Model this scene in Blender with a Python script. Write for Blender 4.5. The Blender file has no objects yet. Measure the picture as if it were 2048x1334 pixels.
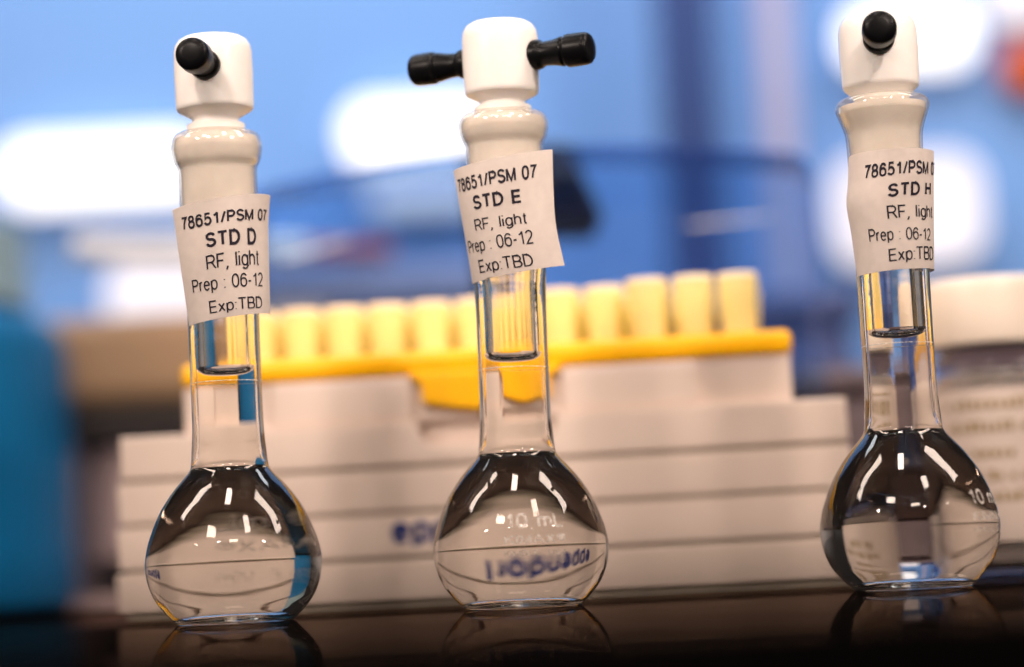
import bpy, bmesh, math, random
from mathutils import Vector, Matrix
random.seed(7)
S = 0.001                      # everything below is written in millimetres
scene = bpy.context.scene
col = scene.collection

# ------------------------------------------------------------------ camera
RHO, PITCH, CH, CD = math.radians(2.95), math.radians(5.39), 4.5, 400.0
_f = Vector((0, math.cos(PITCH), math.sin(PITCH)))
_r0 = Vector((1, 0, 0)); _u0 = Vector((0, -math.sin(PITCH), math.cos(PITCH)))
_r = math.cos(RHO)*_r0 - math.sin(RHO)*_u0
_u = math.sin(RHO)*_r0 + math.cos(RHO)*_u0
cam = bpy.data.cameras.new('camera')
cam.sensor_width = 36.0; cam.lens = 92.1
cam.clip_start = 0.01; cam.clip_end = 60
cam.dof.use_dof = True; cam.dof.focus_distance = 0.4295; cam.dof.aperture_fstop = 6.6
cam.dof.aperture_blades = 0
cam_o = bpy.data.objects.new('camera', cam); col.objects.link(cam_o)
m = Matrix((( _r.x, _u.x, -_f.x, 0), (_r.y, _u.y, -_f.y, -CD*S), (_r.z, _u.z, -_f.z, CH*S), (0, 0, 0, 1)))
cam_o.matrix_world = m
scene.camera = cam_o

# ------------------------------------------------------------------ world, exposure
w = bpy.data.worlds.new('World'); scene.world = w; w.use_nodes = True
bg = w.node_tree.nodes['Background']
bg.inputs[1].default_value = 1.0
# dim room, with its paler side walls low to the left and right
wn = w.node_tree.nodes; wl = w.node_tree.links
tc = wn.new('ShaderNodeTexCoord'); sp = wn.new('ShaderNodeSeparateXYZ'); wl.new(tc.outputs['Generated'], sp.inputs[0])
def wmath(op, a, b=None, clamp=False):
    n = wn.new('ShaderNodeMath'); n.operation = op; n.use_clamp = clamp
    for k, v in enumerate((a, b)):
        if v is None: continue
        if isinstance(v, (int, float)): n.inputs[k].default_value = v
        else: wl.new(v, n.inputs[k])
    return n.outputs[0]
ax = wmath('ABSOLUTE', sp.outputs['X']); az = wmath('ABSOLUTE', sp.outputs['Z'])
side = wmath('MULTIPLY', wmath('SUBTRACT', ax, 0.70), 5.0, True); low = wmath('SUBTRACT', 1.0, wmath('MULTIPLY', az, 3.6), True)
fac = wmath('MULTIPLY', side, low)
mixw = wn.new('ShaderNodeMix'); mixw.data_type = 'RGBA'
mixw.inputs['A'].default_value = (0.024, 0.021, 0.020, 1); mixw.inputs['B'].default_value = (0.33, 0.30, 0.30, 1)
wl.new(fac, mixw.inputs['Factor']); wl.new(mixw.outputs['Result'], bg.inputs[0])
vs = scene.view_settings
vs.view_transform = 'Standard'; vs.look = 'None'; vs.exposure = 0.0; vs.gamma = 1.0
vs.use_curve_mapping = False
cy = scene.cycles
cy.max_bounces = 26; cy.transmission_bounces = 24; cy.glossy_bounces = 10; cy.diffuse_bounces = 4
cy.transparent_max_bounces = 12; cy.blur_glossy = 0.3
cy.sample_clamp_indirect = 4.0
cy.use_denoising = True; cy.denoising_input_passes = 'RGB_ALBEDO'; cy.denoising_prefilter = 'ACCURATE'

# ------------------------------------------------------------------ lamps
def lamp(name, kind, loc, target, energy, color, **kw):
    d = bpy.data.lights.new(name, kind); d.energy = energy; d.color = color
    for k, v in kw.items(): setattr(d, k, v)
    o = bpy.data.objects.new(name, d); col.objects.link(o)
    o.location = Vector(loc)*S
    dirv = (Vector(target)-Vector(loc)).normalized()
    o.rotation_euler = dirv.to_track_quat('-Z', 'Y').to_euler()
    return o
WARM = (1.0, 0.825, 0.71)
# two rows of overhead fluorescent tubes running away from the camera, and a short one between
lamp('ceiling_tube_lamp', 'AREA', (-620, 0, 760), (-60, 20, 20), 4.0, WARM, shape='RECTANGLE', size=0.12, size_y=0.55)
lamp('ceiling_tube_lamp', 'AREA', (600, -60, 720), (60, 20, 20), 5.0, WARM, shape='RECTANGLE', size=0.17, size_y=0.5)
for lx, ly, lz, en, lw_, lh_ in ((-430, -700, 700, 1.8, 0.20, 0.10), (90, -980, 640, 1.6, 0.22, 0.09), (360, -640, 800, 1.8, 0.13, 0.17), (-60, -260, 820, 2.2, 0.10, 0.2)):
    lamp('ceiling_panel_lamp', 'AREA', (lx, ly, lz), (0, 40, 50), en, WARM, shape='RECTANGLE', size=lw_, size_y=lh_)
# narrow soft-edged spots added above the camera: their beams fall off down the front of the rack
for kx, kz, tx in ((-800, 560, 55), (-290, 600, -75), (300, 540, 75), (820, 590, -50)):
    lamp('added_key_spot', 'SPOT', (kx, -900+0.00035*kx*kx, kz), (tx, 95, 124), 38.0, WARM, spot_size=math.radians(13.6), spot_blend=1.0, shadow_soft_size=0.05)
# washes the back wall
lamp('wall_wash_lamp', 'AREA', (0, 420, 720), (0, 750, 160), 4.9, (0.86, 0.93, 1.0), shape='RECTANGLE', size=0.9, size_y=0.2)

# ------------------------------------------------------------------ materials
def mat(name):
    mm = bpy.data.materials.new(name); mm.use_nodes = True
    return mm, mm.node_tree, mm.node_tree.nodes['Principled BSDF']
def noise_mix(nt, a, b, scale, detail=4, lo=0.35, hi=0.65, coord='Object'):
    tc = nt.nodes.new('ShaderNodeTexCoord'); n = nt.nodes.new('ShaderNodeTexNoise')
    n.inputs['Scale'].default_value = scale; n.inputs['Detail'].default_value = detail
    r = nt.nodes.new('ShaderNodeValToRGB')
    r.color_ramp.elements[0].position = lo; r.color_ramp.elements[0].color = (*a, 1)
    r.color_ramp.elements[1].position = hi; r.color_ramp.elements[1].color = (*b, 1)
    nt.links.new(tc.outputs[coord], n.inputs['Vector']); nt.links.new(n.outputs['Fac'], r.inputs['Fac'])
    return r.outputs['Color']
def bump(nt, b, scale, strength, dist=0.0002, detail=4):
    tc = nt.nodes.new('ShaderNodeTexCoord'); n = nt.nodes.new('ShaderNodeTexNoise')
    n.inputs['Scale'].default_value = scale; n.inputs['Detail'].default_value = detail
    bp = nt.nodes.new('ShaderNodeBump'); bp.inputs['Strength'].default_value = strength; bp.inputs['Distance'].default_value = dist
    nt.links.new(tc.outputs['Object'], n.inputs['Vector']); nt.links.new(n.outputs['Fac'], bp.inputs['Height'])
    nt.links.new(bp.outputs['Normal'], b.inputs['Normal'])
def plain(name, color, rough=0.4, var=0.08, scale=120, spec=0.5, coat=0, sss=0, trans=0, ior=1.45, bmp=None):
    mm, nt, b = mat(name)
    c2 = tuple(max(0, c*(1-var)) for c in color)
    nt.links.new(noise_mix(nt, c2, color, scale), b.inputs['Base Color'])
    b.inputs['Roughness'].default_value = rough; b.inputs['Specular IOR Level'].default_value = spec
    b.inputs['Coat Weight'].default_value = coat; b.inputs['Coat Roughness'].default_value = 0.05
    b.inputs['IOR'].default_value = ior
    if sss:
        b.inputs['Subsurface Weight'].default_value = sss
        b.inputs['Subsurface Radius'].default_value = (1.0, 0.7, 0.5); b.inputs['Subsurface Scale'].default_value = 0.002
    if trans: b.inputs['Transmission Weight'].default_value = trans
    if bmp: bump(nt, b, *bmp)
    return mm
def glass(name, ior, color=(1, 1, 1), rough=0.0, scratches=False):
    mm = bpy.data.materials.new(name); mm.use_nodes = True; nt = mm.node_tree
    nt.nodes.remove(nt.nodes['Principled BSDF'])
    g = nt.nodes.new('ShaderNodeBsdfGlass'); g.inputs['IOR'].default_value = ior
    g.inputs['Color'].default_value = (*color, 1); g.inputs['Roughness'].default_value = rough
    out = nt.nodes['Material Output']
    if scratches:        # faint drawn-glass waviness running round the body
        tc = nt.nodes.new('ShaderNodeTexCoord'); mp = nt.nodes.new('ShaderNodeMapping')
        mp.inputs['Scale'].default_value = (60, 60, 260)
        n = nt.nodes.new('ShaderNodeTexNoise'); n.inputs['Scale'].default_value = 1.0; n.inputs['Detail'].default_value = 2
        bp = nt.nodes.new('ShaderNodeBump'); bp.inputs['Strength'].default_value = 0.12; bp.inputs['Distance'].default_value = 0.0004
        nt.links.new(tc.outputs['Object'], mp.inputs['Vector']); nt.links.new(mp.outputs['Vector'], n.inputs['Vector'])
        nt.links.new(n.outputs['Fac'], bp.inputs['Height']); nt.links.new(bp.outputs['Normal'], g.inputs['Normal'])
    nt.links.new(g.outputs[0], out.inputs['Surface'])
    return mm
M = {}
M['glass'] = glass('flask_glass', 1.47, (1.0, 0.985, 0.96), scratches=True)
M['liq_wall'] = glass('liquid_at_glass', 1.333/1.47)
M['liq_top'] = glass('liquid_surface', 1.333)
def lip_mat():
    mm, nt, b = mat('rim_glass')
    b.inputs['Base Color'].default_value = (0.88, 0.82, 0.76, 1); b.inputs['Roughness'].default_value = 0.06
    t = nt.nodes.new('ShaderNodeBsdfTransparent'); t.inputs['Color'].default_value = (0.98, 0.965, 0.94, 1)
    g = nt.nodes.new('ShaderNodeBsdfGlossy'); g.inputs['Roughness'].default_value = 0.03
    lw = nt.nodes.new('ShaderNodeLayerWeight'); lw.inputs['Blend'].default_value = 0.5
    pw = nt.nodes.new('ShaderNodeMath'); pw.operation = 'POWER'; pw.inputs[1].default_value = 4.5
    fr = nt.nodes.new('ShaderNodeMath'); fr.operation = 'MULTIPLY_ADD'; fr.inputs[1].default_value = 0.9; fr.inputs[2].default_value = 0.04
    nt.links.new(lw.outputs['Facing'], pw.inputs[0]); nt.links.new(pw.outputs[0], fr.inputs[0])
    gl = nt.nodes.new('ShaderNodeBsdfGlass'); gl.inputs['IOR'].default_value = 1.47
    m1 = nt.nodes.new('ShaderNodeMixShader'); m2 = nt.nodes.new('ShaderNodeMixShader'); m3 = nt.nodes.new('ShaderNodeMixShader')
    m2.inputs['Fac'].default_value = 0.03; m3.inputs['Fac'].default_value = 0.12
    nt.links.new(fr.outputs[0], m1.inputs['Fac']); nt.links.new(t.outputs[0], m1.inputs[1]); nt.links.new(g.outputs[0], m1.inputs[2])
    nt.links.new(m1.outputs[0], m2.inputs[1]); nt.links.new(gl.outputs[0], m2.inputs[2])
    nt.links.new(m2.outputs[0], m3.inputs[1]); nt.links.new(b.outputs[0], m3.inputs[2])
    nt.links.new(m3.outputs[0], nt.nodes['Material Output'].inputs['Surface'])
    return mm
M['lip'] = lip_mat()
M['ptfe'] = plain('white_ptfe', (0.83, 0.795, 0.76), 0.32, 0.04, 300, 0.4, sss=0.25)
M['joint'] = plain('ground_glass_joint', (0.88, 0.84, 0.80), 0.16, 0.10, 260, 0.5, coat=0.8, sss=0.3)
M['black'] = plain('black_phenolic', (0.004, 0.004, 0.005), 0.33, 0.3, 400, 0.14)
M['paper'] = plain('label_paper', (0.68, 0.60, 0.55), 0.75, 0.06, 700, 0.2, bmp=(1500, 0.25))
M['ink'] = plain('label_ink', (0.020, 0.016, 0.028), 0.6, 0.1, 500, 0.2)
M['rack'] = plain('rack_plastic', (0.64, 0.525, 0.455), 0.42, 0.04, 90, 0.4)
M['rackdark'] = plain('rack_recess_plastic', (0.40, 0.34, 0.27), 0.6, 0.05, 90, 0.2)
M['yellow'] = plain('tray_yellow', (0.92, 0.47, 0.0), 0.35, 0.04, 150, 0.4, sss=0.15)
M['tip'] = plain('tip_yellow', (0.94, 0.75, 0.34), 0.35, 0.05, 200, 0.4, sss=0.4)
def tip_mat():
    mm, nt, b = mat('translucent_tip_plastic')
    nt.links.new(noise_mix(nt, (0.92, 0.82, 0.40), (0.95, 0.86, 0.46), 200), b.inputs['Base Color'])
    b.inputs['Roughness'].default_value = 0.3
    t = nt.nodes.new('ShaderNodeBsdfTranslucent'); t.inputs['Color'].default_value = (0.97, 0.91, 0.58, 1)
    mx = nt.nodes.new('ShaderNodeMixShader'); mx.inputs['Fac'].default_value = 0.55
    nt.links.new(b.outputs[0], mx.inputs[1]); nt.links.new(t.outputs[0], mx.inputs[2])
    nt.links.new(mx.outputs[0], nt.nodes['Material Output'].inputs['Surface'])
    return mm
M['tip'] = tip_mat()
M['tiprim'] = plain('tip_rim_pale', (0.93, 0.80, 0.58), 0.35, 0.05, 200, 0.4)
M['navy_ink'] = plain('navy_ink', (0.015, 0.03, 0.16), 0.5, 0.1, 300, 0.3)
def lid_mat(haze=0.012):
    mm = glass('clear_lid_plastic', 1.42, (0.70, 0.83, 0.97), rough=0.04); nt = mm.node_tree
    g = next(n for n in nt.nodes if n.type == 'BSDF_GLASS'); d = nt.nodes.new('ShaderNodeBsdfDiffuse'); d.inputs['Color'].default_value = (0.55, 0.56, 0.80, 1)
    mx = nt.nodes.new('ShaderNodeMixShader'); mx.inputs['Fac'].default_value = haze
    nt.links.new(g.outputs[0], mx.inputs[1]); nt.links.new(d.outputs[0], mx.inputs[2])
    nt.links.new(mx.outputs[0], nt.nodes['Material Output'].inputs['Surface'])
    return mm
M['lid'] = lid_mat()
M['lid_side_lit'] = lid_mat(0.34)  # hazier copy for the right wall: reflected panel light put into its colour
M['bottle_blue'] = plain('blue_bottle_plastic', (0.0, 0.125, 0.30), 0.5, 0.25, 25, 0.3)
M['cap_teal'] = plain('teal_grey_cap', (0.28, 0.40, 0.43), 0.5, 0.1, 60)
M['tan'] = plain('tan_enamel', (0.36, 0.225, 0.125), 0.55, 0.15, 20)
M['mauve'] = plain('pale_mauve_enamel', (0.42, 0.30, 0.29), 0.5, 0.15, 25)
M['darkbrown'] = plain('dark_rubber', (0.02, 0.013, 0.012), 0.6, 0.2, 60)
M['navy'] = plain('dark_navy_enamel', (0.006, 0.009, 0.035), 0.45, 0.2, 60)
M['bluebox'] = plain('navy_box_plastic', (0.035, 0.06, 0.20), 0.5, 0.2, 18)
M['palebox'] = plain('pale_blue_grey_card', (0.25, 0.28, 0.46), 0.6, 0.2, 18)
M['brownbox'] = plain('mauve_brown_box', (0.12, 0.08, 0.085), 0.6, 0.2, 18)
M['red'] = plain('red_plastic', (0.45, 0.06, 0.03), 0.4, 0.15, 40)
M['orange'] = plain('orange_red_plastic', (0.80, 0.13, 0.02), 0.4, 0.1, 40)
M['white'] = plain('white_plastic', (0.82, 0.82, 0.84), 0.35, 0.05, 60)
M['cream'] = plain('cream_cap', (0.74, 0.64, 0.54), 0.4, 0.05, 80, sss=0.1)
M['vial_label'] = plain('vial_label_paper', (0.60, 0.50, 0.44), 0.7, 0.08, 90)
M['tan_ink'] = plain('tan_ink', (0.30, 0.21, 0.10), 0.7, 0.1, 90)
M['post'] = plain('deep_blue_paint', (0.018, 0.06, 0.24), 0.5, 0.15, 8)
M['lav'] = plain('lavender_paint', (0.52, 0.50, 0.72), 0.5, 0.08, 8)
M['vialglass'] = glass('vial_glass', 1.3, (0.95, 0.95, 0.97), rough=0.02)

def etch_mat():
    mm = bpy.data.materials.new('white_etching'); mm.use_nodes = True; nt = mm.node_tree
    nt.nodes.remove(nt.nodes['Principled BSDF'])
    d = nt.nodes.new('ShaderNodeBsdfDiffuse'); t = nt.nodes.new('ShaderNodeBsdfTransparent'); mx = nt.nodes.new('ShaderNodeMixShader')
    tr = nt.nodes.new('ShaderNodeBsdfTranslucent'); tr.inputs['Color'].default_value = (0.9, 0.85, 0.8, 1)
    d.inputs['Color'].default_value = (0.9, 0.84, 0.78, 1)
    tc = nt.nodes.new('ShaderNodeTexCoord'); n = nt.nodes.new('ShaderNodeTexNoise'); n.inputs['Scale'].default_value = 1500
    rp = nt.nodes.new('ShaderNodeMapRange'); rp.inputs['From Min'].default_value = 0.3; rp.inputs['From Max'].default_value = 0.7
    rp.inputs['To Min'].default_value = 0.10; rp.inputs['To Max'].default_value = 0.85
    nt.links.new(tc.outputs['Object'], n.inputs['Vector']); nt.links.new(n.outputs['Fac'], rp.inputs['Value'])
    nt.links.new(rp.outputs['Result'], mx.inputs['Fac'])
    nt.links.new(t.outputs[0], mx.inputs[1]); nt.links.new(d.outputs[0], mx.inputs[2])
    nt.links.new(mx.outputs[0], nt.nodes['Material Output'].inputs['Surface'])
    return mm
M['etch'] = etch_mat()
def bench_mat():
    mm = bpy.data.materials.new('black_epoxy_bench'); mm.use_nodes = True; nt = mm.node_tree
    nt.nodes.remove(nt.nodes['Principled BSDF'])
    d = nt.nodes.new('ShaderNodeBsdfDiffuse'); g = nt.nodes.new('ShaderNodeBsdfGlossy'); mx = nt.nodes.new('ShaderNodeMixShader')
    nt.links.new(noise_mix(nt, (0.004, 0.003, 0.003), (0.010, 0.007, 0.006), 60), d.inputs['Color'])
    nt.links.new(noise_mix(nt, (0.36, 0.275, 0.23), (0.46, 0.355, 0.30), 45, 5), g.inputs['Color'])
    g.inputs['Roughness'].default_value = 0.03
    fr = nt.nodes.new('ShaderNodeFresnel'); fr.inputs['IOR'].default_value = 1.5
    nt.links.new(fr.outputs[0], mx.inputs['Fac']); nt.links.new(d.outputs[0], mx.inputs[1]); nt.links.new(g.outputs[0], mx.inputs[2])
    nt.links.new(mx.outputs[0], nt.nodes['Material Output'].inputs['Surface'])
    return mm
M['bench'] = bench_mat()
def wall_mat():
    mm, nt, b = mat('blue_wall_paint')
    nt.links.new(noise_mix(nt, (0.12, 0.31, 0.74), (0.205, 0.415, 0.83), 1.6, 2), b.inputs['Base Color'])
    b.inputs['Roughness'].default_value = 0.7
    return mm
M['wall'] = wall_mat()
M['rubber'] = plain('matt_black_rubber', (0.006, 0.005, 0.005), 0.95, 0.2, 80, 0.0)
def emit(name, color, strength):
    mm, nt, b = mat(name)
    b.inputs['Base Color'].default_value = (0.1, 0.1, 0.1, 1)
    b.inputs['Emission Color'].default_value = (*color, 1); b.inputs['Emission Strength'].default_value = strength
    return mm
M['glow'] = emit('lit_panel_white', (1.0, 0.96, 0.99), 1.8)
M['glow_soft'] = emit('lit_panel_soft', (1.0, 0.92, 0.99), 1.05)

# ------------------------------------------------------------------ mesh helpers (mm)
def link(name, bm, mats, parent=None, smooth=True, loc=(0, 0, 0), rot=(0, 0, 0), angle=40, wn=True):
    me = bpy.data.meshes.new(name)
    bmesh.ops.scale(bm, vec=(S, S, S), verts=bm.verts)
    bm.to_mesh(me); bm.free()
    for mm in (mats if isinstance(mats, (list, tuple)) else [mats]): me.materials.append(mm)
    if smooth:
        for p in me.polygons: p.use_smooth = True
        me.set_sharp_from_angle(angle=math.radians(angle))
    o = bpy.data.objects.new(name, me); col.objects.link(o)
    o.location = Vector(loc)*S; o.rotation_euler = rot
    if parent: o.parent = parent
    if smooth and wn:          # flat faces stay flat next to their bevels
        md = o.modifiers.new('weighted_normal', 'WEIGHTED_NORMAL'); md.weight = 90; md.keep_sharp = True
    return o
def tag(o, label=None, cat=None, group=None, kind=None):
    if label: o['label'] = label
    if cat: o['category'] = cat
    if group: o['group'] = group
    if kind: o['kind'] = kind
    return o
def empty(name, loc, rot=(0, 0, 0)):
    o = bpy.data.objects.new(name, None); col.objects.link(o)
    o.empty_display_size = 0.01
    o.location = Vector(loc)*S; o.rotation_euler = rot
    return o
def lathe(bm, prof, seg=96, mi=None, wob=None):
    """revolve (r, z) rows about z; mi(i) gives a material index for the band i"""
    rings = []
    for r, z in prof:
        if r < 1e-6: rings.append([bm.verts.new((0, 0, z))])
        else: rings.append([bm.verts.new((r*math.cos(2*math.pi*k/seg), r*math.sin(2*math.pi*k/seg), z)) for k in range(seg)])
    for i in range(len(rings)-1):
        a, b = rings[i], rings[i+1]
        for k in range(seg):
            k2 = (k+1) % seg
            if len(a) == 1 and len(b) == 1: continue
            if len(a) == 1: f = bm.faces.new((a[0], b[k2], b[k]))
            elif len(b) == 1: f = bm.faces.new((a[k], a[k2], b[0]))
            else: f = bm.faces.new((a[k], a[k2], b[k2], b[k]))
            if mi: f.material_index = mi(i)
    return bm
def spline(rows, n=6):
    """Catmull-Rom through (r, z) rows"""
    out = []
    P = [Vector(q) for q in rows]
    for i in range(len(P)-1):
        p0 = P[max(i-1, 0)]; p1 = P[i]; p2 = P[i+1]; p3 = P[min(i+2, len(P)-1)]
        d1 = max((p2-p1).length, 1e-6); d0 = max((p1-p0).length, 1e-6); d2 = max((p3-p2).length, 1e-6)
        m1 = (p2-p0)/(d0+d1)*d1 if i > 0 else (p2-p1)
        m2 = (p3-p1)/(d1+d2)*d1 if i < len(P)-2 else (p2-p1)
        for k in range(n):
            t = k/n; t2 = t*t; t3 = t2*t
            q = (2*t3-3*t2+1)*p1+(t3-2*t2+t)*m1+(-2*t3+3*t2)*p2+(t3-t2)*m2
            out.append((max(q.x, 0), q.y))
    out.append((P[-1].x, P[-1].y))
    return out
def box(bm, x0, x1, y0, y1, z0, z1, bev=0.0, seg=2, taper=0.0, mi=0):
    vs_ = [bm.verts.new((x, y, z)) for z in (z0, z1) for y in (y0, y1) for x in (x0, x1)]
    if taper:
        for v in vs_[4:]:
            v.co.x += taper if v.co.x == x0 else -taper
    q = [(0, 2, 3, 1), (4, 5, 7, 6), (0, 1, 5, 4), (1, 3, 7, 5), (3, 2, 6, 7), (2, 0, 4, 6)]
    fs = [bm.faces.new([vs_[i] for i in t]) for t in q]
    for f in fs: f.material_index = mi
    if bev > 0:
        es = list({e for f in fs for e in f.edges})
        bmesh.ops.bevel(bm, geom=es, offset=bev, segments=seg, affect='EDGES', profile=0.5)
    return bm
def prism(bm, pts, y0, y1, bev=0.0, seg=2, mi=0):
    """polygon of (x, z) extruded along y from y0 (front) to y1"""
    a = [bm.verts.new((x, y0, z)) for x, z in pts]; b = [bm.verts.new((x, y1, z)) for x, z in pts]
    n = len(pts); fs = []
    front = bm.faces.new(a); back = bm.faces.new(b[::-1]); fs += [front, back]
    for i in range(n): fs.append(bm.faces.new((a[i], b[i], b[(i+1) % n], a[(i+1) % n])))
    bmesh.ops.recalc_face_normals(bm, faces=fs)
    for f in fs: f.material_index = mi
    if bev > 0: bmesh.ops.bevel(bm, geom=list(front.edges), offset=bev, segments=seg, affect='EDGES', profile=0.5)
    return bm
def rrect(x0, x1, z0, z1, r, n=6):
    pts = []
    for cx, cz, a0 in ((x1-r, z0+r, -90), (x1-r, z1-r, 0), (x0+r, z1-r, 90), (x0+r, z0+r, 180)):
        for k in range(n+1):
            a = math.radians(a0+90*k/n); pts.append((cx+r*math.cos(a), cz+r*math.sin(a)))
    return pts

# ------------------------------------------------------------------ lettering: a plain sans drawn with a pen of even width
def _arc(cx, cy, rx, ry, a0, a1, n=None):
    n = n or max(4, int(abs(a1-a0)/15))
    return [(cx+rx*math.cos(math.radians(a0+(a1-a0)*k/n)), cy+ry*math.sin(math.radians(a0+(a1-a0)*k/n))) for k in range(n+1)]
def _oval(cx, cy, rx, ry, n=28, e=2.3):
    o = []
    for k in range(n):
        a = 2*math.pi*k/n; c, s = math.cos(a), math.sin(a)
        o.append((cx+rx*math.copysign(abs(c)**(2/e), c), cy+ry*math.copysign(abs(s)**(2/e), s)))
    return o+[o[0]]
X = 0.71
GLYPH = {
 ' ': (0.12, []), '0': (.48, [_oval(.24, .5, .24, .5)]), '1': (.40, [[(.30, 0), (.30, 1)], [(.05, .74), (.2, .83), (.30, 1)]]),
 '2': (.48, [_arc(.24, .73, .23, .27, 165, -20) + [(.40, .5), (.16, .22), (.0, 0), (.48, 0)]]),
 '5': (.48, [[(.44, 1), (.10, 1), (.04, .50)] + _arc(.23, .32, .25, .32, 128, -155)]),
 '6': (.48, [_oval(.245, .32, .235, .32), _arc(.26, .55, .25, .45, 35, 180) + [(.01, .32)]]),
 '7': (.48, [[(0, 1), (.48, 1), (.34, .76), (.22, .45), (.15, 0)]]),
 '8': (.48, [_oval(.24, .77, .2, .23), _oval(.24, .27, .24, .27)]),
 '/': (.28, [[(0, 0), (.28, 1)]]), '-': (.24, [[(0, .38), (.24, .38)]]), ':': (.03, [[(.015, 0), (.015, .07)], [(.015, .62), (.015, .69)]]),
 ',': (.05, [[(.03, .05), (.03, -.06), (-.05, -.24)]]), '.': (.03, [[(.015, 0), (.015, .06)]]),
 'P': (.52, [[(0, 0), (0, 1), (.30, 1)] + _arc(.30, .74, .22, .26, 90, -90) + [(0, .48)]]),
 'R': (.56, [[(0, 0), (0, 1), (.32, 1)] + _arc(.32, .74, .21, .26, 90, -90) + [(0, .48)], [(.28, .48), (.40, .36), (.58, 0)]]),
 'B': (.53, [[(0, 0), (0, 1), (.30, 1)] + _arc(.30, .765, .19, .235, 90, -90) + [(0, .53)], [(.30, .53)] + _arc(.32, .265, .21, .265, 90, -90) + [(0, 0)]]),
 'D': (.56, [[(0, 0), (0, 1), (.22, 1)] + _arc(.22, .5, .34, .5, 90, -90, 14) + [(0, 0), (0, .1)]]),
 'S': (.53, [_arc(.27, .755, .24, .245, 15, 265, 16) + _arc(.27, .255, .27, .255, 85, -165, 16)]),
 'M': (.66, [[(0, 0), (0, 1)], [(.0, 1), (.33, .02), (.66, 1)], [(.66, 1), (.66, 0)]]),
 'T': (.56, [[(0, 1), (.56, 1)], [(.28, 1), (.28, 0)]]), 'E': (.48, [[(.48, 1), (0, 1), (0, 0), (.5, 0)], [(0, .52), (.45, .52)]]),
 'F': (.46, [[(.46, 1), (0, 1), (0, 0)], [(0, .5), (.40, .5)]]), 'H': (.56, [[(0, 0), (0, 1)], [(.56, 0), (.56, 1)], [(0, .53), (.56, .53)]]),
 'L': (.44, [[(0, 1), (0, 0), (.44, 0)]]), 'K': (.54, [[(0, 0), (0, 1)], [(.52, 1), (0, .40)], [(.18, .58), (.55, 0)]]),
 'I': (.02, [[(.01, 0), (.01, 1)]]), 'A': (.62, [[(0, 0), (.31, 1), (.62, 0)], [(.11, .33), (.51, .33)]]),
 'X': (.56, [[(0, 0), (.55, 1)], [(.01, 1), (.56, 0)]]), 'U': (.54, [[(0, 1), (0, .3)] + _arc(.27, .28, .27, .28, 180, 360, 12) + [(.54, 1)]]),
 'l': (.02, [[(.01, 0), (.01, 1)]]), 'i': (.02, [[(.01, 0), (.01, X)], [(.01, .92), (.01, 1)]]),
 'g': (.42, [_oval(.21, .36, .21, .35), [(.42, X), (.42, -.03)] + _arc(.215, -.03, .205, .22, 0, -150, 8)]),
 'h': (.40, [[(0, 0), (0, 1)], [(0, .40)] + _arc(.20, .44, .20, .27, 170, 0, 8) + [(.40, 0)]]),
 'n': (.40, [[(0, 0), (0, X)], [(0, .40)] + _arc(.20, .44, .20, .27, 170, 0, 8) + [(.40, 0)]]),
 'm': (.68, [[(0, 0), (0, X)], [(0, .42)] + _arc(.17, .46, .17, .25, 170, 0, 8) + [(.34, 0)], [(.34, .42)] + _arc(.51, .46, .17, .25, 170, 0, 8) + [(.68, 0)]]),
 't': (.22, [[(.10, .95), (.10, .12), (.13, .03), (.22, 0)], [(0, X), (.22, X)]]), 'r': (.20, [[(0, 0), (0, X)], [(0, .42), (.06, .62), (.13, .70), (.22, .70)]]),
 'e': (.43, [[(.01, .38), (.42, .38)] + _arc(.215, .36, .21, .355, 5, 320, 18)]), 'o': (.44, [_oval(.22, .36, .22, .355)]),
 'p': (.43, [[(0, -.27), (0, X)], _oval(.22, .36, .21, .355)]), 'd': (.43, [[(.43, 0), (.43, 1)], _oval(.21, .36, .21, .355)]),
 'f': (.22, [[(.08, 0), (.08, .8), (.11, .93), (.18, 1), (.25, 1)], [(0, X), (.22, X)]]), 'x': (.40, [[(0, 0), (.39, X)], [(.01, X), (.40, 0)]]),
 '®': (.55, [_oval(.28, .62, .28, .34, 24, 2.0), [(.18, .45), (.18, .80), (.30, .80), (.36, .72), (.30, .62), (.18, .62)], [(.28, .62), (.38, .45)]]),
}
CAP = 1.0
def _pen(pts, t):
    """quads along a polyline, mitred"""
    P = [Vector(p) for p in pts]; closed = (P[0]-P[-1]).length < 1e-6
    if closed: P = P[:-1]
    n = len(P); L = []; R_ = []
    for i in range(n):
        a = P[i-1] if (i > 0 or closed) else None; b = P[(i+1) % n] if (i < n-1 or closed) else None
        d1 = (P[i]-a).normalized() if a is not None else None; d2 = (b-P[i]).normalized() if b is not None else None
        if d1 is None: d1 = d2
        if d2 is None: d2 = d1
        n1 = Vector((-d1.y, d1.x)); n2 = Vector((-d2.y, d2.x)); mm = n1+n2
        if mm.length < 0.3: mm = n1; k = 1.0
        else: mm.normalize(); k = min(1/max(mm.dot(n1), 0.3), 1.9)
        L.append(P[i]+mm*t/2*k); R_.append(P[i]-mm*t/2*k)
    v = L+R_; f = []
    for i in range(n if closed else n-1):
        j = (i+1) % n; f.append((n+i, n+j, j, i))
    return [tuple(q) for q in v], f
def text_polys(s, bold=0.0):
    t = 0.112+bold; V, Fc = [], []; x = 0.0
    for ch in s:
        w_, strokes = GLYPH[ch]
        for st in strokes:
            # keep the outer height constant whatever the pen
            q = [(x+t/2+px_*(1 if bold == 0 else 1.04), t/2+py*(1-t)) for px_, py in st]
            v, f = _pen(q, t); o = len(V)
            V += v; Fc += [tuple(o+i for i in g) for g in f]
        x += w_*(1 if bold == 0 else 1.04)+t+(0.075 if ch not in 'lit:,.' else 0.085)+(0.10 if ch == ' ' else 0)
    return V, Fc
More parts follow.
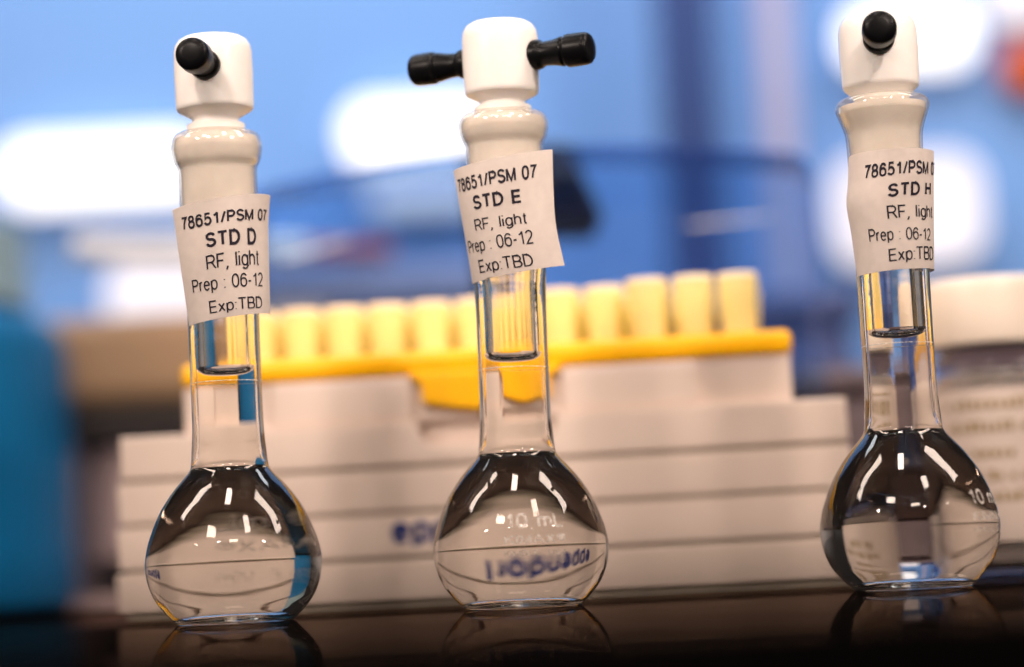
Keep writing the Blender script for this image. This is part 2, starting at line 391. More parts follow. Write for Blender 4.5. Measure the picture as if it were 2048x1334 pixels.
def add_text(bm, s, mapf, bold=0.0):
    v, f = text_polys(s, bold)
    xs = [p[0] for p in v]; x0, x1 = min(xs), max(xs)
    vv = [bm.verts.new(mapf(p[0], p[1], x0, x1)) for p in v]
    for t in f: bm.faces.new([vv[i] for i in t])
def text_width(s, bold=0.0):
    v, _ = text_polys(s, bold); xs = [p[0] for p in v]
    return min(xs), max(xs)

# ------------------------------------------------------------------ setting: bench and wall
bm = bmesh.new()
box(bm, -900, 900, -232.8, 740, -34, 0, 0.5, 3)

tag(link('bench_top', bm, M['bench']), 'glossy black laboratory bench top', None, kind='structure')
bm = bmesh.new(); box(bm, -900, 900, -252, -233, -34, 3.35, 1.0, 4)  # bench edge raised into a black strip, added to darken rack foot and reflections
tag(link('bench_shade_strip', bm, M['rubber']), 'matt black strip added along the bench front to darken the lower view', None, kind='structure')
bm = bmesh.new(); box(bm, -420, 420, 750, 780, -500, 900)
tag(link('wall', bm, M['wall'], smooth=False), 'blue painted wall far behind the bench', None, kind='structure')

def ray(x, y):
    return _f + _r*((x-1024)/5240) - _u*((y-667)/5240)
CAM = Vector((0, -CD, CH))
def at(x, y, d):
    v = ray(x, y); return CAM + v*(d/v.y)

# ------------------------------------------------------------------ flasks
OUTER = [(0, 0.75), (4, 0.7), (7.2, 0.35), (8.3, 0.0), (8.9, 0.12), (9.5, 0.7), (10.7, 1.96), (12.07, 3.8), (13.1, 6.4), (13.46, 9.2),
         (13.2, 11.2), (12.67, 13.2), (11.07, 17.07), (8.89, 20.4), (6.9, 22.7), (6.12, 23.7), (5.86, 24.7), (5.72, 26.5), (5.5, 29.5),
         (5.45, 33), (5.45, 39), (5.5, 47)]
JOINT_LO = 57.0
RIN = 3.35
MZ = 38.1        # bottom of the meniscus
FS = 1.086      # true size of the flasks against the rows above
def flask(name_label, loc, tilt, rim, bump_, label_fn, etch_az, up=0.0):
    root = empty('volumetric_flask', loc, (0, tilt, 0))
    root.scale = (FS, FS, FS*0.9865)
    tag(root, name_label, 'flask', 'stoppered volumetric flasks on the bench')
    outer = spline(OUTER + bump_[0], 6)
    # inner bore: neck bore above, bulb below
    inner_air = [(RIN, MZ+1.5), (RIN, 44), (RIN, 50), (3.7, 54), (4.2, JOINT_LO-0.2)]
    bm = bmesh.new()
    prof = outer + [(4.2, JOINT_LO-0.2)] + inner_air[::-1][1:]
    lathe(bm, prof)
    link('glass_body', bm, M['glass'], root, angle=60, wn=False)
    # liquid: shares the inner wall with the glass, meniscus on top
    inner = [(0, 2.1), (4, 2.0), (7.2, 1.9), (8.9, 2.2), (10.2, 3.4), (11.3, 5.0), (12.2, 7.2), (12.45, 9.3), (12.2, 11.2), (11.7, 13.0),
             (10.1, 16.6), (7.9, 19.8), (5.9, 21.9), (4.7, 23.2), (3.9, 24.6), (3.5, 26.4), (RIN, 29), (RIN, 33), (RIN, MZ+1.5)]
    inner = spline(inner, 6)
    men = [(RIN, MZ+1.5), (RIN*0.975, MZ+1.12), (RIN*0.9, MZ+0.72), (RIN*0.74, MZ+0.34), (RIN*0.5, MZ+0.11), (RIN*0.25, MZ+0.02), (0, MZ)]
    men = spline(men, 4)
    bm = bmesh.new(); ni = len(inner)-1
    lathe(bm, inner + men[1:], mi=lambda i: 0 if i < ni else 1)
    o = link('liquid', bm, [M['liq_wall'], M['liq_top']], root, angle=75, wn=False)
    o['label'] = 'clear colourless liquid filled to the neck mark'
    # graduation line etched round the neck
    bm = bmesh.new()
    lathe(bm, [(5.47, 37.0), (5.49, 37.03), (5.49, 37.13), (5.47, 37.16)])
    link('graduation_ring', bm, M['etch'], root)
    # ground joint and rim above the label
    bm = bmesh.new()
    flared = 'STD H' in name_label
    j = spline(bump_[1] + rim, 6)
    top = rim[-1][1]
    core = [(max(min(r-0.42, 6.6 if flared else 6.6), 4.9), z) for r, z in j if z < top-0.9]
    lathe(bm, core + [(4.9, top-0.7), (4.3, top-0.8), (4.3, top-3.0)])
    link('ground_joint', bm, M['joint'], root)
    # clear glass skin and rim over the frosted joint
    bm = bmesh.new()
    lathe(bm, j + [(4.32, top-0.5), (4.8, top-0.66)] + [(r+0.03, z) for r, z in core[::-1]] + [j[0]])
    link('rim_bead', bm, M['lip'], root, wn=False)
    # etched writing, wrapped on the bulb
    rr = {}
    def rad(z):
        for (r1, z1), (r2, z2) in zip(outer, outer[1:]):
            if z1 <= z <= z2 and z > 2: return r1+(r2-r1)*(z-z1)/max(z2-z1, 1e-6)
        return 12
    bm = bmesh.new()
    for s, zb, cap, wd, b in (('10 mL', 12.0, 2.35, 8.9, 0.05), ('KIMAX®', 9.6, 1.5, 9.4, 0.05), ('KIMBLE  USA', 7.9, 0.8, 9.6, 0.0)):
        def mp(x, y, x0, x1):
            z = zb + y*cap/CAP; r = rad(z)+0.05
            a = etch_az + ((x-x0)/(x1-x0)-0.5)*wd/13.2
            return (r*math.sin(a), -r*math.cos(a), z)
        add_text(bm, s, mp, b)
    o = link('etched_writing', bm, M['etch'], root, smooth=False)
    # paper label
    if label_fn: label_fn(root)
    return root

def paper_label(root, D, left, right, th0, th1, ry, lines, wrap=0.0, seed=0):
    """sheet wrapped round the neck. left / right: edge points (px) from top to bottom, read at the label's distance."""
    inv = root.matrix_basis.inverted()
    def loc(x, y, th=0.7):
        p = at(x, y, D-FS*ry*math.cos(th)); q = inv @ (p*S); return q.x/S, q.z/S
    L = [loc(*p, th0) for p in left]; R = [loc(*p, th1) for p in right]
    def edge(E, v):            # v: 0 top .. 1 bottom
        t = v*(len(E)-1); i = min(int(t), len(E)-2); f = t-i
        p0 = E[max(i-1, 0)]; p1 = E[i]; p2 = E[i+1]; p3 = E[min(i+2, len(E)-1)]
        def cr(a, b, c, d): return 0.5*((2*b)+(c-a)*f+(2*a-5*b+4*c-d)*f*f+(3*b-a-3*c+d)*f**3)
        return tuple(cr(p0[k], p1[k], p2[k], p3[k]) for k in (0, 1))
    s0, s1 = math.sin(th0), math.sin(th1)
    rnd = random.Random(seed); ph = [rnd.uniform(0, 6.28) for _ in range(6)]
    def point(th, v, off=0.0):
        (xl, zl), (xr, zr) = edge(L, v), edge(R, v)
        rx = (xr-xl)/(s1-s0); xc = xl-rx*s0
        f = (math.sin(min(th, math.pi/2))-s0)/(s1-s0)
        z = zl+(zr-zl)*f
        wob = 0.10*math.sin(2.2*th+ph[0]+3*v)+0.08*math.sin(5*th+ph[1])*math.sin(4*v+ph[2])+0.05*math.sin(11*v+ph[3]+2*th)
        r_y = ry+0.45*(v-0.5)*-1+wob+off
        return Vector((xc+(rx+off*0.9)*math.sin(th), -r_y*math.cos(th), z))
    bm = bmesh.new(); NU, NV = 60, 40
    tw = th1+wrap
    g = [[bm.verts.new(point(th0+(tw-th0)*i/NU, j/NV)) for i in range(NU+1)] for j in range(NV+1)]
    h = [[bm.verts.new(point(th0+(tw-th0)*i/NU, j/NV, -0.12)) for i in range(NU+1)] for j in range(NV+1)]
    for j in range(NV):
        for i in range(NU):
            bm.faces.new((g[j][i], g[j+1][i], g[j+1][i+1], g[j][i+1]))
            bm.faces.new((h[j][i], h[j][i+1], h[j+1][i+1], h[j+1][i]))
    for j in range(NV):
        bm.faces.new((g[j][0], h[j][0], h[j+1][0], g[j+1][0])); bm.faces.new((g[j][NU], g[j+1][NU], h[j+1][NU], h[j][NU]))
    for i in range(NU):
        bm.faces.new((g[0][i], g[0][i+1], h[0][i+1], h[0][i])); bm.faces.new((g[NV][i], h[NV][i], h[NV][i+1], g[NV][i+1]))
    lab = link('paper_label', bm, M['paper'], root, angle=60, wn=False)
    # writing
    def param(x, y):           # px -> (theta, v)
        lo, hi = 0.0, 1.0; th = 0
        for it in range(60):
            X, Z = loc(x, y, th); v = (lo+hi)/2
            if it == 20: lo, hi = max(0, v-.1), min(1, v+.1)
            (xl, zl), (xr, zr) = edge(L, v), edge(R, v)
            rx = (xr-xl)/(s1-s0); xc = xl-rx*s0
            th = math.asin(max(-1, min(1, (X-xc)/rx)))
            z = point(th, v).z
            if z > Z: lo = v
            else: hi = v
        return th, v
    bm = bmesh.new()
    for s, (ua, va), (ub, vb), cap, bold, part in lines:
        ta, v0 = param(ua, va); tb, v1 = param(ub, vb)
        x0, _ = text_width(s, bold)
        _, xe = text_width(part or s, bold)
        height = abs(edge(L, 0)[1]-edge(L, 1)[1])
        cv = (cap/13.05)/height
        def mp(x, y, a, b, x0=x0, xe=xe, ta=ta, tb=tb, v0=v0, v1=v1, cv=cv):
            f = (x-x0)/(xe-x0)
            return point(ta+(tb-ta)*f, v0+(v1-v0)*f - y/CAP*cv, 0.07)
        add_text(bm, s, mp, bold)
    link('printed_text', bm, M['ink'], lab, smooth=False)
    return lab

def stopper(label, loc, tilt, rows, hz, haz):
    root = empty('flask_stopper', loc, (0, tilt, 0))
    root.scale = (FS, FS, FS*0.9865)
    tag(root, label, 'stopper', 'white flask stoppers with black cross handles')
    bm = bmesh.new(); lathe(bm, rows, 72)
    link('stopper_body', bm, M['ptfe'], root, angle=28)
    hp = [(0, 4.2), (2.35, 4.2), (2.4, 6.3), (2.25, 6.9), (1.95, 7.2), (1.9, 7.8), (2.05, 9.2), (2.32, 10.4), (2.36, 10.55), (2.2, 10.75), (2.15, 10.95),
          (2.25, 11.15), (2.55, 11.35), (2.62, 11.7), (2.58, 14.3), (2.42, 14.9), (2.05, 15.25), (1.2, 15.4), (0, 15.42)]
    for sgn in (0, math.pi):
        bm = bmesh.new(); lathe(bm, hp, 40)
        # local z -> horizontal direction (cos, sin)
        a = haz+sgn
        o = link('handle_knob', bm, M['black'], root, loc=(0, 0, hz), rot=(0, math.radians(90), a), angle=35)
    return root

def base_point(px, D):
    p = at(px, 1215, D); return (p.x, p.y, 0.0)
RIM_BEAD = lambda z0, z1, z2, z3, r: [(r, z0), (r+0.03, z1-0.5), (r+0.12, z1), (r+0.65, z1+1.1), (r+0.96, z2-0.5), (r+1.0, z2), (r+0.88, z2+0.9), (r+0.45, z3-0.6), (5.5, z3-0.05), (5.0, z3), (4.3, z3-0.15)]

# -- left flask, STD D
LL = base_point(471, 435)
def lab_D(root):
    paper_label(root, 435, [(345, 420), (356, 497), (367, 575), (378, 652)], [(538.5, 390), (535, 452), (537, 552), (539, 628)],
        math.radians(-62), math.radians(82), 6.5, [
        ('78651/PSM 07', (367, 462), (532, 444), 25, 0.058, None),
        ('STD D', (413, 496), (512, 490), 28, 0.065, None),
        ('RF, light', (414, 540), (517, 531), 25, 0.0, None),
        ('Prep : 06-12', (387, 587), (525, 573), 25, 0.0, None),
        ('Exp:TBD', (420, 627), (524, 616), 25, 0.0, None)], 0.12, 3)
flask('round bottomed glass flask labelled STD D, leftmost, beside the blue bottle', LL, 0.0,
      RIM_BEAD(66, 70.9, 74.1, 76.6, 6.02), ([(5.75, 55), (5.95, JOINT_LO-0.05)], [(5.9, JOINT_LO), (6.02, 62)]), lab_D, math.radians(172))
stopper('white stopper in the STD D flask, black handle aimed up left at viewer', LL, 0.0,
      [(0, 72), (4.2, 72), (4.25, 76.4), (4.5, 76.7), (4.5, 77.7), (4.25, 77.85), (3.75, 78.0), (3.58, 78.4), (3.75, 78.8), (5.75, 79.95), (5.93, 80.2), (6.0, 80.7),
       (6.08, 86), (6.02, 89.3), (5.8, 90.3), (5.3, 91.1), (4.5, 91.6), (3.6, 91.75), (0, 91.75)], 86.2, math.radians(-96))

# -- middle flask, STD E
ML = base_point(1047, 437); MT = math.radians(0.55)
def lab_E(root):
    paper_label(root, 437, [(907, 342), (920, 418), (933, 493), (945, 568)], [(1105, 299), (1107, 378), (1112, 450), (1129.5, 531)],
        math.radians(-80), math.radians(48), 6.5, [
        ('78651/PSM 07', (920, 387), (1075, 357), 25, 0.058, None),
        ('STD E', (949, 420), (1042, 405), 28, 0.065, None),
        ('RF, light', (952, 463), (1054, 447), 25, 0.0, None),
        ('Prep : 06-12', (940, 508), (1068, 487), 25, 0.0, None),
        ('Exp:TBD', (961, 546), (1068, 531), 25, 0.0, None)], 0.0, 5)
flask('round bottomed glass flask labelled STD E, standing between the other two', ML, MT,
      RIM_BEAD(67, 72.6, 75.4, 77.7, 6.0), ([(5.8, 55), (5.95, JOINT_LO-0.05)], [(5.9, JOINT_LO), (6.0, 63)]), lab_E, math.radians(10))
stopper('white stopper in the STD E flask, black cross handle seen sideways', ML, MT,
      [(0, 73), (4.2, 73), (4.25, 77.4), (4.45, 77.7), (4.45, 78.5), (4.2, 78.7), (3.7, 78.85), (3.5, 79.2), (3.7, 79.55), (5.55, 80.5), (5.72, 80.75), (5.8, 81.2),
       (5.95, 86), (5.9, 89.6), (5.7, 90.7), (5.2, 91.5), (4.4, 92.0), (3.4, 92.15), (0, 92.2)], 86.2, math.radians(-24))

# -- right flask, STD H
RL = base_point(1830, 429)
def lab_H(root):
    paper_label(root, 429, [(1697, 314), (1696, 365), (1693, 410), (1702, 465), (1709, 515), (1714, 554)], [(1867, 306), (1867, 353), (1867, 400), (1867, 447), (1867.5, 494), (1868, 541)],
        math.radians(-86), math.radians(89), 6.4, [
        ('78651/PSM 07', (1730, 359), (1856, 349), 25, 0.058, '78651/PSM'),
        ('STD H', (1776, 395), (1861, 391), 28, 0.065, None),
        ('RF, light', (1776, 439), (1864, 436), 25, 0.0, None),
        ('Prep : 06-12', (1740, 485), (1852, 480), 25, 0.0, 'Prep : 06-1'),
        ('Exp:TBD', (1779, 523), (1866, 521), 25, 0.0, None)], 0.5, 8)
flask('round bottomed glass flask labelled STD H, with flared lip, beside the vial', RL, 0.0,
      [(5.72, 66), (5.8, 68.6), (5.98, 70.3), (6.85, 72.9), (7.12, 73.7), (7.15, 74.2), (7.0, 74.8), (6.6, 75.3), (6.0, 75.55), (5.2, 75.5), (4.3, 75.3)],
      ([(5.7, 54), (5.95, JOINT_LO-0.05)], [(5.9, JOINT_LO), (6.05, 58.7), (5.95, 60.6), (5.75, 63)]), lab_H, math.radians(56))
stopper('white stopper in the STD H flask, black handle aimed straight at viewer', RL, 0.0,
      [(0, 71), (4.2, 71), (4.2, 75.2), (4.25, 75.7), (5.55, 76.95), (5.75, 77.2), (5.85, 77.7),
       (6.02, 83), (5.95, 85.9), (5.7, 87.1), (5.2, 88.0), (4.4, 88.6), (3.4, 88.75), (0, 88.8)], 83.7, math.radians(-97))

# ------------------------------------------------------------------ pipette tip rack
RO = Vector((-7.37, 105.0, 0)); RY = math.radians(-5.0)
rack = empty('pipette_tip_rack', RO, (0, 0, RY))
tag(rack, 'beige ribbed pipette tip rack with yellow tray, behind the flasks', 'tip rack')
bm = bmesh.new()
zs = [(1.5, 9.4), (10.25, 18.35), (19.2, 27.05)]
hw = lambda z: 72.0-1.55*z/36.2
for z0, z1 in zs: box(bm, -hw(z0), hw(z0), 0, 96, z0, z1, 0.35, 2, taper=hw(z0)-hw(z1))
# top course with the finger notch
n = [(-hw(28), 27.9), (hw(28), 27.9), (hw(36), 36.2), (15.0, 36.2)]
for k in range(9):
    a = math.radians(k*90/8); n.append((15.0-3.4*math.sin(0)-3.4*(1-math.cos(a)) , 34.6-3.4*math.sin(a)))
for k in range(9):
    a = math.radians(90-k*90/8); n.append((-11.8+3.4*(1-math.cos(a)), 34.6-3.4*math.sin(a)))
n += [(-11.8, 36.2), (-hw(36), 36.2)]
prism(bm, n, 0, 5.0, 0.45, 3)
box(bm, -hw(28), hw(28), 5.02, 96, 27.9, 36.15, 0.3, 2, taper=hw(28)-hw(36))
link('rack_base', bm, M['rack'], rack)
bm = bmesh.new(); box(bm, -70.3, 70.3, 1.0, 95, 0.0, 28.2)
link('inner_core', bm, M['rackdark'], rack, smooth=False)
bm = bmesh.new()
box(bm, -58.2, 60.6, 3.0, 92, 36.0, 45.3, 0.6, 3)
box(bm, 16.2, 42.4, 1.6, 6, 36.3, 45.1, 0.7, 3); box(bm, -40.5, -12.6, 1.6, 6, 36.3, 45.1, 0.7, 3)
link('rack_collar', bm, M['rack'], rack)
bm = bmesh.new()
box(bm, -58.4, 61.0, 1.8, 93, 45.4, 50.0, 1.5, 4)
tr = link('tip_tray', bm, M['yellow'], rack)
bm = bmesh.new()
pts = [(-13.2, 45.8), (-13.0, 44.6), (-11.6, 43.9), (-11.0, 43.0), (-10.9, 40.6)]
for k in range(13):
    t = k/12; pts.append((-10.7+24.6*t, 39.6-1.7*math.sin(math.pi*t)))
pts += [(14.1, 40.6), (14.2, 43.0), (14.8, 43.9), (16.2, 44.6), (16.4, 45.8)]
prism(bm, pts[::-1], 0.6, 4.6, 0.7, 3)
link('pull_tab', bm, M['yellow'], rack)
# brand lettering on the front
bm = bmesh.new()
tx0, tx1 = text_width('eppendorf', 0.11)
def emap(x, y, a, b): return (-17.9+(x-a)*(33.0/(b-a)), -0.06, 11.6+1.0+y*5.6)
add_text(bm, 'eppendorf', emap, 0.11)
link('printed_wordmark', bm, M['navy_ink'], rack, smooth=False)
# clear lid swung open behind
def lid_outline(off):
    pts = []
    x0, x1, zb, zt = -63+off, 70-off, 44+off, 99.5-off; r = 7-off
    for k in range(9):
        a = math.radians(-90+0*k)
    pts += [(x0, zb), (x1, zb)]
    for k in range(9):
        a = math.radians(90*k/8); pts.append((x1-r+r*math.cos(a), zt-r+r*math.sin(a)))
    for k in range(1, 16):
        t = k/16; pts.append((x1-r+(x0+r-x1+r)*t, zt+5.0*math.sin(math.pi*t)))
    for k in range(9):
        a = math.radians(90+90*k/8); pts.append((x0+r+r*math.cos(a), zt-r+r*math.sin(a)))
    return pts
bm = bmesh.new()
o_, i_ = lid_outline(0), lid_outline(1.4); nn = len(o_)
Y0, Y1 = 97, 121
of = [bm.verts.new((x, Y0, z)) for x, z in o_]; ob = [bm.verts.new((x, Y1, z)) for x, z in o_]
if_ = [bm.verts.new((x, Y0, z)) for x, z in i_]; ib = [bm.verts.new((x, Y1-1.4, z)) for x, z in i_]
for k in range(nn):
    q = (k+1) % nn
    bm.faces.new((of[k], of[q], ob[q], ob[k])); bm.faces.new((if_[q], if_[k], ib[k], ib[q])); bm.faces.new((of[q], of[k], if_[k], if_[q]))
bm.faces.new(ob); bm.faces.new(ib[::-1])
bmesh.ops.recalc_face_normals(bm, faces=bm.faces[:])
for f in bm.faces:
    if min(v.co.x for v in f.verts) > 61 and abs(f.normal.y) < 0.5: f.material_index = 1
lid = link('clear_lid', bm, [M['lid'], M['lid_side_lit']], rack, angle=50)
lid['label'] = 'clear plastic lid swung open at the back'
bm = bmesh.new(); box(bm, -20, 26, 93.5, 97.5, 38, 46, 0.6, 2)
link('lid_hinge', bm, M['rack'], rack)

# white bars on the lid's edge and ridge: their highlights put into the colour
def rib_highlight(x0, z0, x1, z1, r_):
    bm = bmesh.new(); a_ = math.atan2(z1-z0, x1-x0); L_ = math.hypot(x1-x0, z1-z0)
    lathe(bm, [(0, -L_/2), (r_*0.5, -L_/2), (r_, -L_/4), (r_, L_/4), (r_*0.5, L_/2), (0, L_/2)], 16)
    o = link('lid_rib_highlight', bm, M['white'], lid, loc=((x0+x1)/2, 118.0, (z0+z1)/2), rot=(0, math.pi/2-a_, 0))
rib_highlight(-58, 84.4, -41, 88.3, 0.5); rib_highlight(40, 86.6, 60, 87.4, 0.35)

# pipette tips standing in the tray
rackM = Matrix.Translation(RO) @ Matrix.Rotation(RY, 4, 'Z')
proto = None
def make_tip():
    root = empty('pipette_tip', (0, 0, 0))
    bm = bmesh.new()
    lathe(bm, [(3.4, 0), (3.5, 4), (3.85, 10.6), (3.9, 11.4), (3.3, 11.4), (3.0, 4), (2.8, 0.0)], 28)
    link('tip_hub', bm, M['tip'], root)
    bm = bmesh.new()
    lathe(bm, [(3.92, 11.1), (3.98, 11.4), (3.98, 12.0), (3.93, 12.1), (3.4, 12.1), (3.28, 11.8), (3.3, 11.1)], 28)
    link('tip_rim', bm, M['tiprim'], root)
    bm = bmesh.new()
    lathe(bm, [(2.7, -0.1), (2.5, -6), (0.9, -20), (0.45, -26), (0.3, -26)], 20)
    link('tip_shaft', bm, M['tip'], root)
    return root
tips = []
for row in range(8):
    for c in range(12):
        if row == 0 and c < 9: continue
        if row == 1 and c < 7: continue
        x = 51.5-9.0*(11-c); y = 10+9.0*row
        p = rackM @ Vector((x, y, 50.05))
        if proto is None:
            o = proto = make_tip()
        else:
            o = proto.copy(); col.objects.link(o)
            for ch in proto.children:
                d = ch.copy(); col.objects.link(d); d.parent = o
        o.location = (p+Vector((random.uniform(-.2, .2), random.uniform(-.2, .2), 0)))*S
        o.rotation_euler = (math.radians(random.uniform(-.7, .7)), math.radians(random.uniform(-.7, .7)), RY)
        g = 'yellow pipette tips standing in the tray'
        if row == 0: lb = ['tall yellow pipette tip in the front row, first from its left', 'tall yellow pipette tip in the middle of the front three',
                           'tall yellow pipette tip at the right end of the front row'][c-9]
        elif row == 1 and c < 9: lb = ['yellow pipette tip just right of the STD E flask neck', 'yellow pipette tip just left of the three tall front ones'][c-7]
        elif row == 1: lb = 'yellow pipette tip hidden behind one of the three tall front ones'
        elif row == 2 and c < 7: lb = 'yellow pipette tip along the close packed left rows of the tray'
        else: lb = 'yellow pipette tip packed in the rear rows of the tray'
        tag(o, lb, 'pipette tip', g)

# ------------------------------------------------------------------ vial at the right
vp = at(2016, 1170, 520)
vial = empty('sample_vial', (vp.x, vp.y, 0), (0, 0, math.radians(-12)))
tag(vial, 'small glass vial with wide cream cap and printed label', 'vial')
bm = bmesh.new()
vo = spline([(0, 0.5), (11.5, 0.3), (13.2, 0.4), (14.0, 1.6), (14.0, 20), (14.0, 39), (13.4, 41.5), (11.6, 43.6), (10.6, 45), (10.5, 50)], 5)
lathe(bm, vo + [(9.4, 50), (9.4, 45)] + [(10.4, 42.8), (12.2, 40.6), (12.8, 38.5), (12.8, 2.6), (11.8, 1.6), (0, 1.5)], 64)
link('glass_body', bm, M['vialglass'], vial)
bm = bmesh.new()
lathe(bm, [(9.2, 46), (14.1, 46.0), (14.35, 46.6), (14.2, 56.5), (13.7, 58.3), (12.6, 59.0), (0, 59.3)], 64)
link('vial_cap', bm, M['cream'], vial)
bm = bmesh.new(); lathe(bm, [(0, 1.9), (11.5, 1.9), (12.5, 3), (12.5, 38), (11, 40.4), (0, 40.8)], 48)
link('pale_contents', bm, M['cream'], vial)
bm = bmesh.new()
def arcsheet(bm, r, a0, a1, z0, z1, n=40):
    for rr, flip in ((r, 0), (r-0.1, 1)):
        A = [(bm.verts.new((rr*math.sin(a0+(a1-a0)*k/n), -rr*math.cos(a0+(a1-a0)*k/n), z0)), bm.verts.new((rr*math.sin(a0+(a1-a0)*k/n), -rr*math.cos(a0+(a1-a0)*k/n), z1))) for k in range(n+1)]
        for k in range(n):
            q = (A[k][0], A[k+1][0], A[k+1][1], A[k][1])
            bm.faces.new(q if not flip else q[::-1])
arcsheet(bm, 14.2, math.radians(-105), math.radians(95), 7, 37.0)
vl = link('paper_label', bm, M['vial_label'], vial)
bm = bmesh.new()
rv = random.Random(4)
for z, (xa, xb) in ((33, (-10, 8)), (28.5, (-9.5, 7)), (23.5, (-7, 3)), (19, (-8, 9)), (15, (-6, 5))):
    x = xa
    while x < xb:
        wd = rv.uniform(0.7, 1.5)
        arcsheet(bm, 14.32, x/14.2, (x+wd)/14.2, z, z+rv.choice((1.5, 1.5, 2.1)), 3); x += wd+rv.choice((0.5, 0.5, 0.6, 1.5))
link('printed_text', bm, M['tan_ink'], vl, smooth=False)

# ------------------------------------------------------------------ blurred things further back
# blue bottle at the left
p = at(138, 1000, 760); r = 86
bo = empty('reagent_bottle', (p.x-r, p.y, 0))
tag(bo, 'large plain blue plastic bottle at the left edge', 'bottle')
bm = bmesh.new()
lathe(bm, spline([(0, 0.6), (r-5, 0.3), (r-1.5, 1.5), (r, 5), (r, 50), (r-0.3, 77), (r-2.5, 84), (77, 88.5), (72, 90), (71.5, 95)], 5), 72)
link('bottle_body', bm, M['bottle_blue'], bo)
bm = bmesh.new(); lathe(bm, [(72.5, 91), (75, 91.2), (75.6, 92), (75, 114), (73, 115.5), (0, 116)], 64)
link('bottle_cap', bm, M['cap_teal'], bo)
# tan instrument between bottle and rack
p = at(285, 900, 800)
ins = empty('bench_instrument', (p.x, p.y, 0))
tag(ins, 'tan headed bench instrument on a pale column, left of the rack', 'instrument')
bm = bmesh.new(); box(bm, -34, 62, -30, 60, 62, 89, 6, 4); link('instrument_head', bm, M['tan'], ins)
bm = bmesh.new(); box(bm, -27, 22, -26, 40, 52, 61.8, 3, 3); link('recess_shade', bm, M['darkbrown'], ins)  # dark block put in for the shaded recess under the head
bm = bmesh.new(); lathe(bm, [(0, 16), (17, 16), (18, 17), (18, 50), (16, 52.5), (0, 52.5)], 48); link('instrument_column', bm, M['mauve'], ins)
bm = bmesh.new(); lathe(bm, [(0, 5), (15, 5), (15, 16), (0, 16)], 48); link('rubber_collar', bm, M['darkbrown'], ins)
bm = bmesh.new(); box(bm, -26, 30, -24, 30, 0, 5, 1.5, 3); link('instrument_base', bm, M['mauve'], ins)
p = at(150, 1000, 1000)
bm = bmesh.new(); box(bm, -70, 40, 0, 70, 0, 96, 5, 3)
tag(link('cardboard_carton', bm, M['brownbox'], loc=(p.x, p.y, 0)), 'mauve brown carton standing behind the blue bottle and instrument', 'carton')
# dark navy head on a slim stand
p = at(1010, 1150, 640)
st = empty('lamp_stand', (p.x, p.y, 0))
tag(st, 'dark navy tilted lamp head on slim stand behind the STD E label', 'lamp')
bm = bmesh.new()
a = lambda x, y: (at(x, y, 640)-Vector((p.x, p.y, 0)))
c = [a(935, 470), a(1185, 470), a(1204, 440), a(1142, 312), a(1115, 295), a(930, 325)]
prism(bm, [(q.x, q.z) for q in c][::-1], -11, 11, 2.5, 3)
link('lamp_head', bm, M['navy'], st)
bm = bmesh.new(); lathe(bm, [(0, 2), (4, 2), (4, 92), (0, 92)], 24); link('stand_pole', bm, M['navy'], st)
bm = bmesh.new(); lathe(bm, [(0, 0), (22, 0), (22, 3), (20, 5), (0, 5)], 40); link('stand_base', bm, M['navy'], st)
# boxes at the back of the bench
def crate(name, label, cat, xa, xb, ytop, d, depth, mt, bev=4):
    pa, pb = at(xa, 1180, d), at(xb, 1180, d); zt = at((xa+xb)/2, ytop, d).z
    bm = bmesh.new(); W = (pb.x-pa.x)/2
    box(bm, -W, W, 0, depth, 0, zt*0.86, bev, 3)
    o = empty(name, ((pa.x+pb.x)/2, pa.y, 0)); tag(o, label, cat)
    link('box_body', bm, mt, o)
    bm = bmesh.new(); box(bm, -W-2, W+2, -2, depth+2, zt*0.86+0.2, zt, bev, 3); link('box_lid', bm, mt, o)
    return o, zt
crate('storage_box', 'dark navy storage box behind the right end of the rack', 'box', 1190, 1740, 585, 760, 120, M['bluebox'])
crate('storage_box', 'mauve brown box behind the STD H flask', 'box', 1630, 2400, 715, 660, 70, M['brownbox'])
o, zt = crate('storage_box', 'pale blue grey box behind the left half of the tips', 'box', 480, 1000, 528, 800, 120, M['palebox'])
pa = at(450, 500, 775); pb = at(700, 470, 775)
mk = empty('reflection_bar', ((pa.x+pb.x)/2, 390, zt+4.2), (0, math.radians(90), math.radians(24)))  # pen shape added: its white barrel stands in for the lid's reflection streak
tag(mk, 'white bar added for a lid reflection streak, with red end, on the pale box', 'reflection bar')
bm = bmesh.new(); lathe(bm, [(0, -68), (3.2, -67.5), (4, -66), (4, 4), (0, 4)], 24); link('streak_barrel', bm, M['white'], mk)
bm = bmesh.new(); lathe(bm, [(0, 4), (3.0, 4), (3.0, 30), (2.4, 32), (0, 32.3)], 24); link('red_end', bm, M['red'], mk)

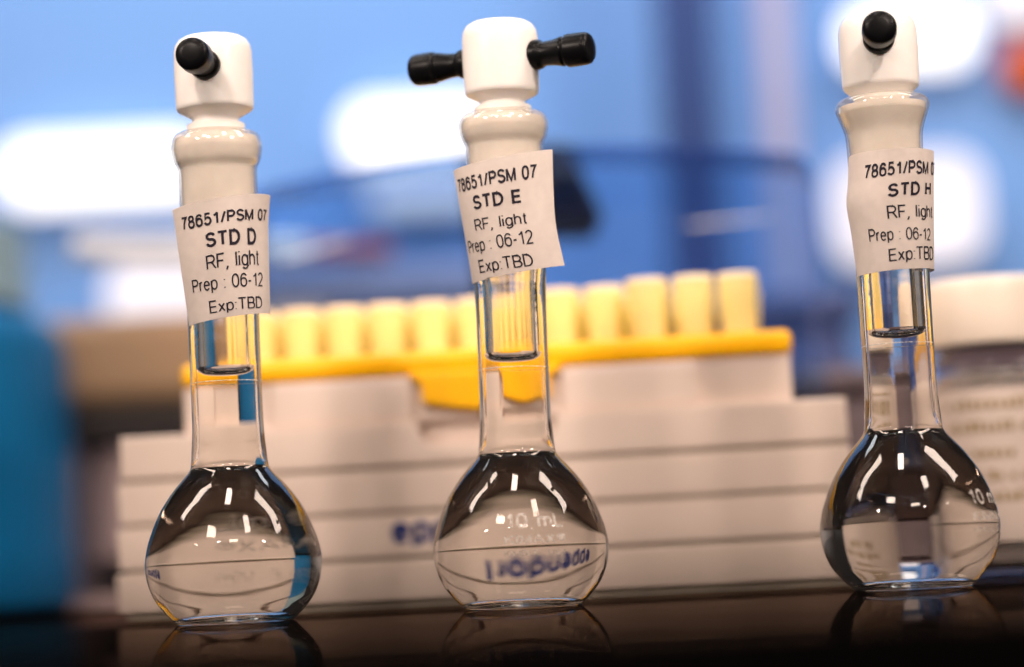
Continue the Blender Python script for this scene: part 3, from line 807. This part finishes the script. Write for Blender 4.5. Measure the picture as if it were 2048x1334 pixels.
# posts and lit panels at the wall
def panel(label, x0, x1, y0, y1, mt='glow', d=1140, rad=15):
    ym = (y0+y1)/2; xm = (x0+x1)/2
    q = [at(x0, ym, d), at(x1, ym, d), at(xm, y1, d), at(xm, y0, d)]
    cx, cz = (q[0].x+q[1].x)/2, (q[2].z+q[3].z)/2; W, Hh = (q[1].x-q[0].x)/2, (q[3].z-q[2].z)/2
    o = empty('light_panel', (cx, 733, cz)); tag(o, label, 'light panel', 'lit white panels on the blue wall')
    bm = bmesh.new(); prism(bm, rrect(-W, W, -Hh, Hh, min(rad, W*.9, Hh*.9))[::-1], 0, 8); link('diffuser', bm, M[mt], o, smooth=False)
    bm = bmesh.new(); box(bm, -W*.9, W*.9, 8.5, 15.5, -Hh*.9, Hh*.9); link('backing', bm, M['white'], o, smooth=False)
panel('long white lit panel at the left, behind the STD D flask', 0, 420, 274, 412)
panel('rounded white lit panel left of the STD E stopper', 685, 1000, 200, 335, rad=24)
panel('bright white lit panel behind the STD H stopper', 1680, 1950, 8, 142)
panel('white lit panel behind the STD H label', 1662, 1965, 312, 530, 'glow_soft')
panel('soft white lit panel low behind the STD D label', 215, 430, 510, 680, 'glow_soft', rad=24)
panel('small white lit panel in the top right corner', 1965, 2110, -60, 50, 'glow_soft')
panel('narrow white lit strip left of the STD E label', 740, 960, 375, 420, 'glow_soft', rad=9)
def upright(name, label, x0, x1, d, mt, z1=1500):
    a_, b_ = at(x0, 300, d), at(x1, 300, d)
    bm = bmesh.new(); box(bm, -(b_.x-a_.x)/2, (b_.x-a_.x)/2, -10, 10, 0.2, z1, 2, 2)
    tag(link(name, bm, mt, loc=((a_.x+b_.x)/2, a_.y, 0.0)), label, 'post')
upright('wall_post', 'deep blue upright post right of the STD E flask', 1325, 1440, 1090, M['post'], 700)
upright('wall_post', 'pale lavender upright strip behind the clear lid edge', 1530, 1590, 1105, M['lav'], 700)
q = at(2056, 140, 1148)
bm = bmesh.new(); lathe(bm, [(0, 0), (13, 0), (13, 8), (11, 13), (0, 14)], 40)
tag(link('wall_button', bm, M['orange'], loc=(q.x, 749, q.z), rot=(math.radians(90), 0, 0)), 'round orange red button on the wall at the right edge', 'button')
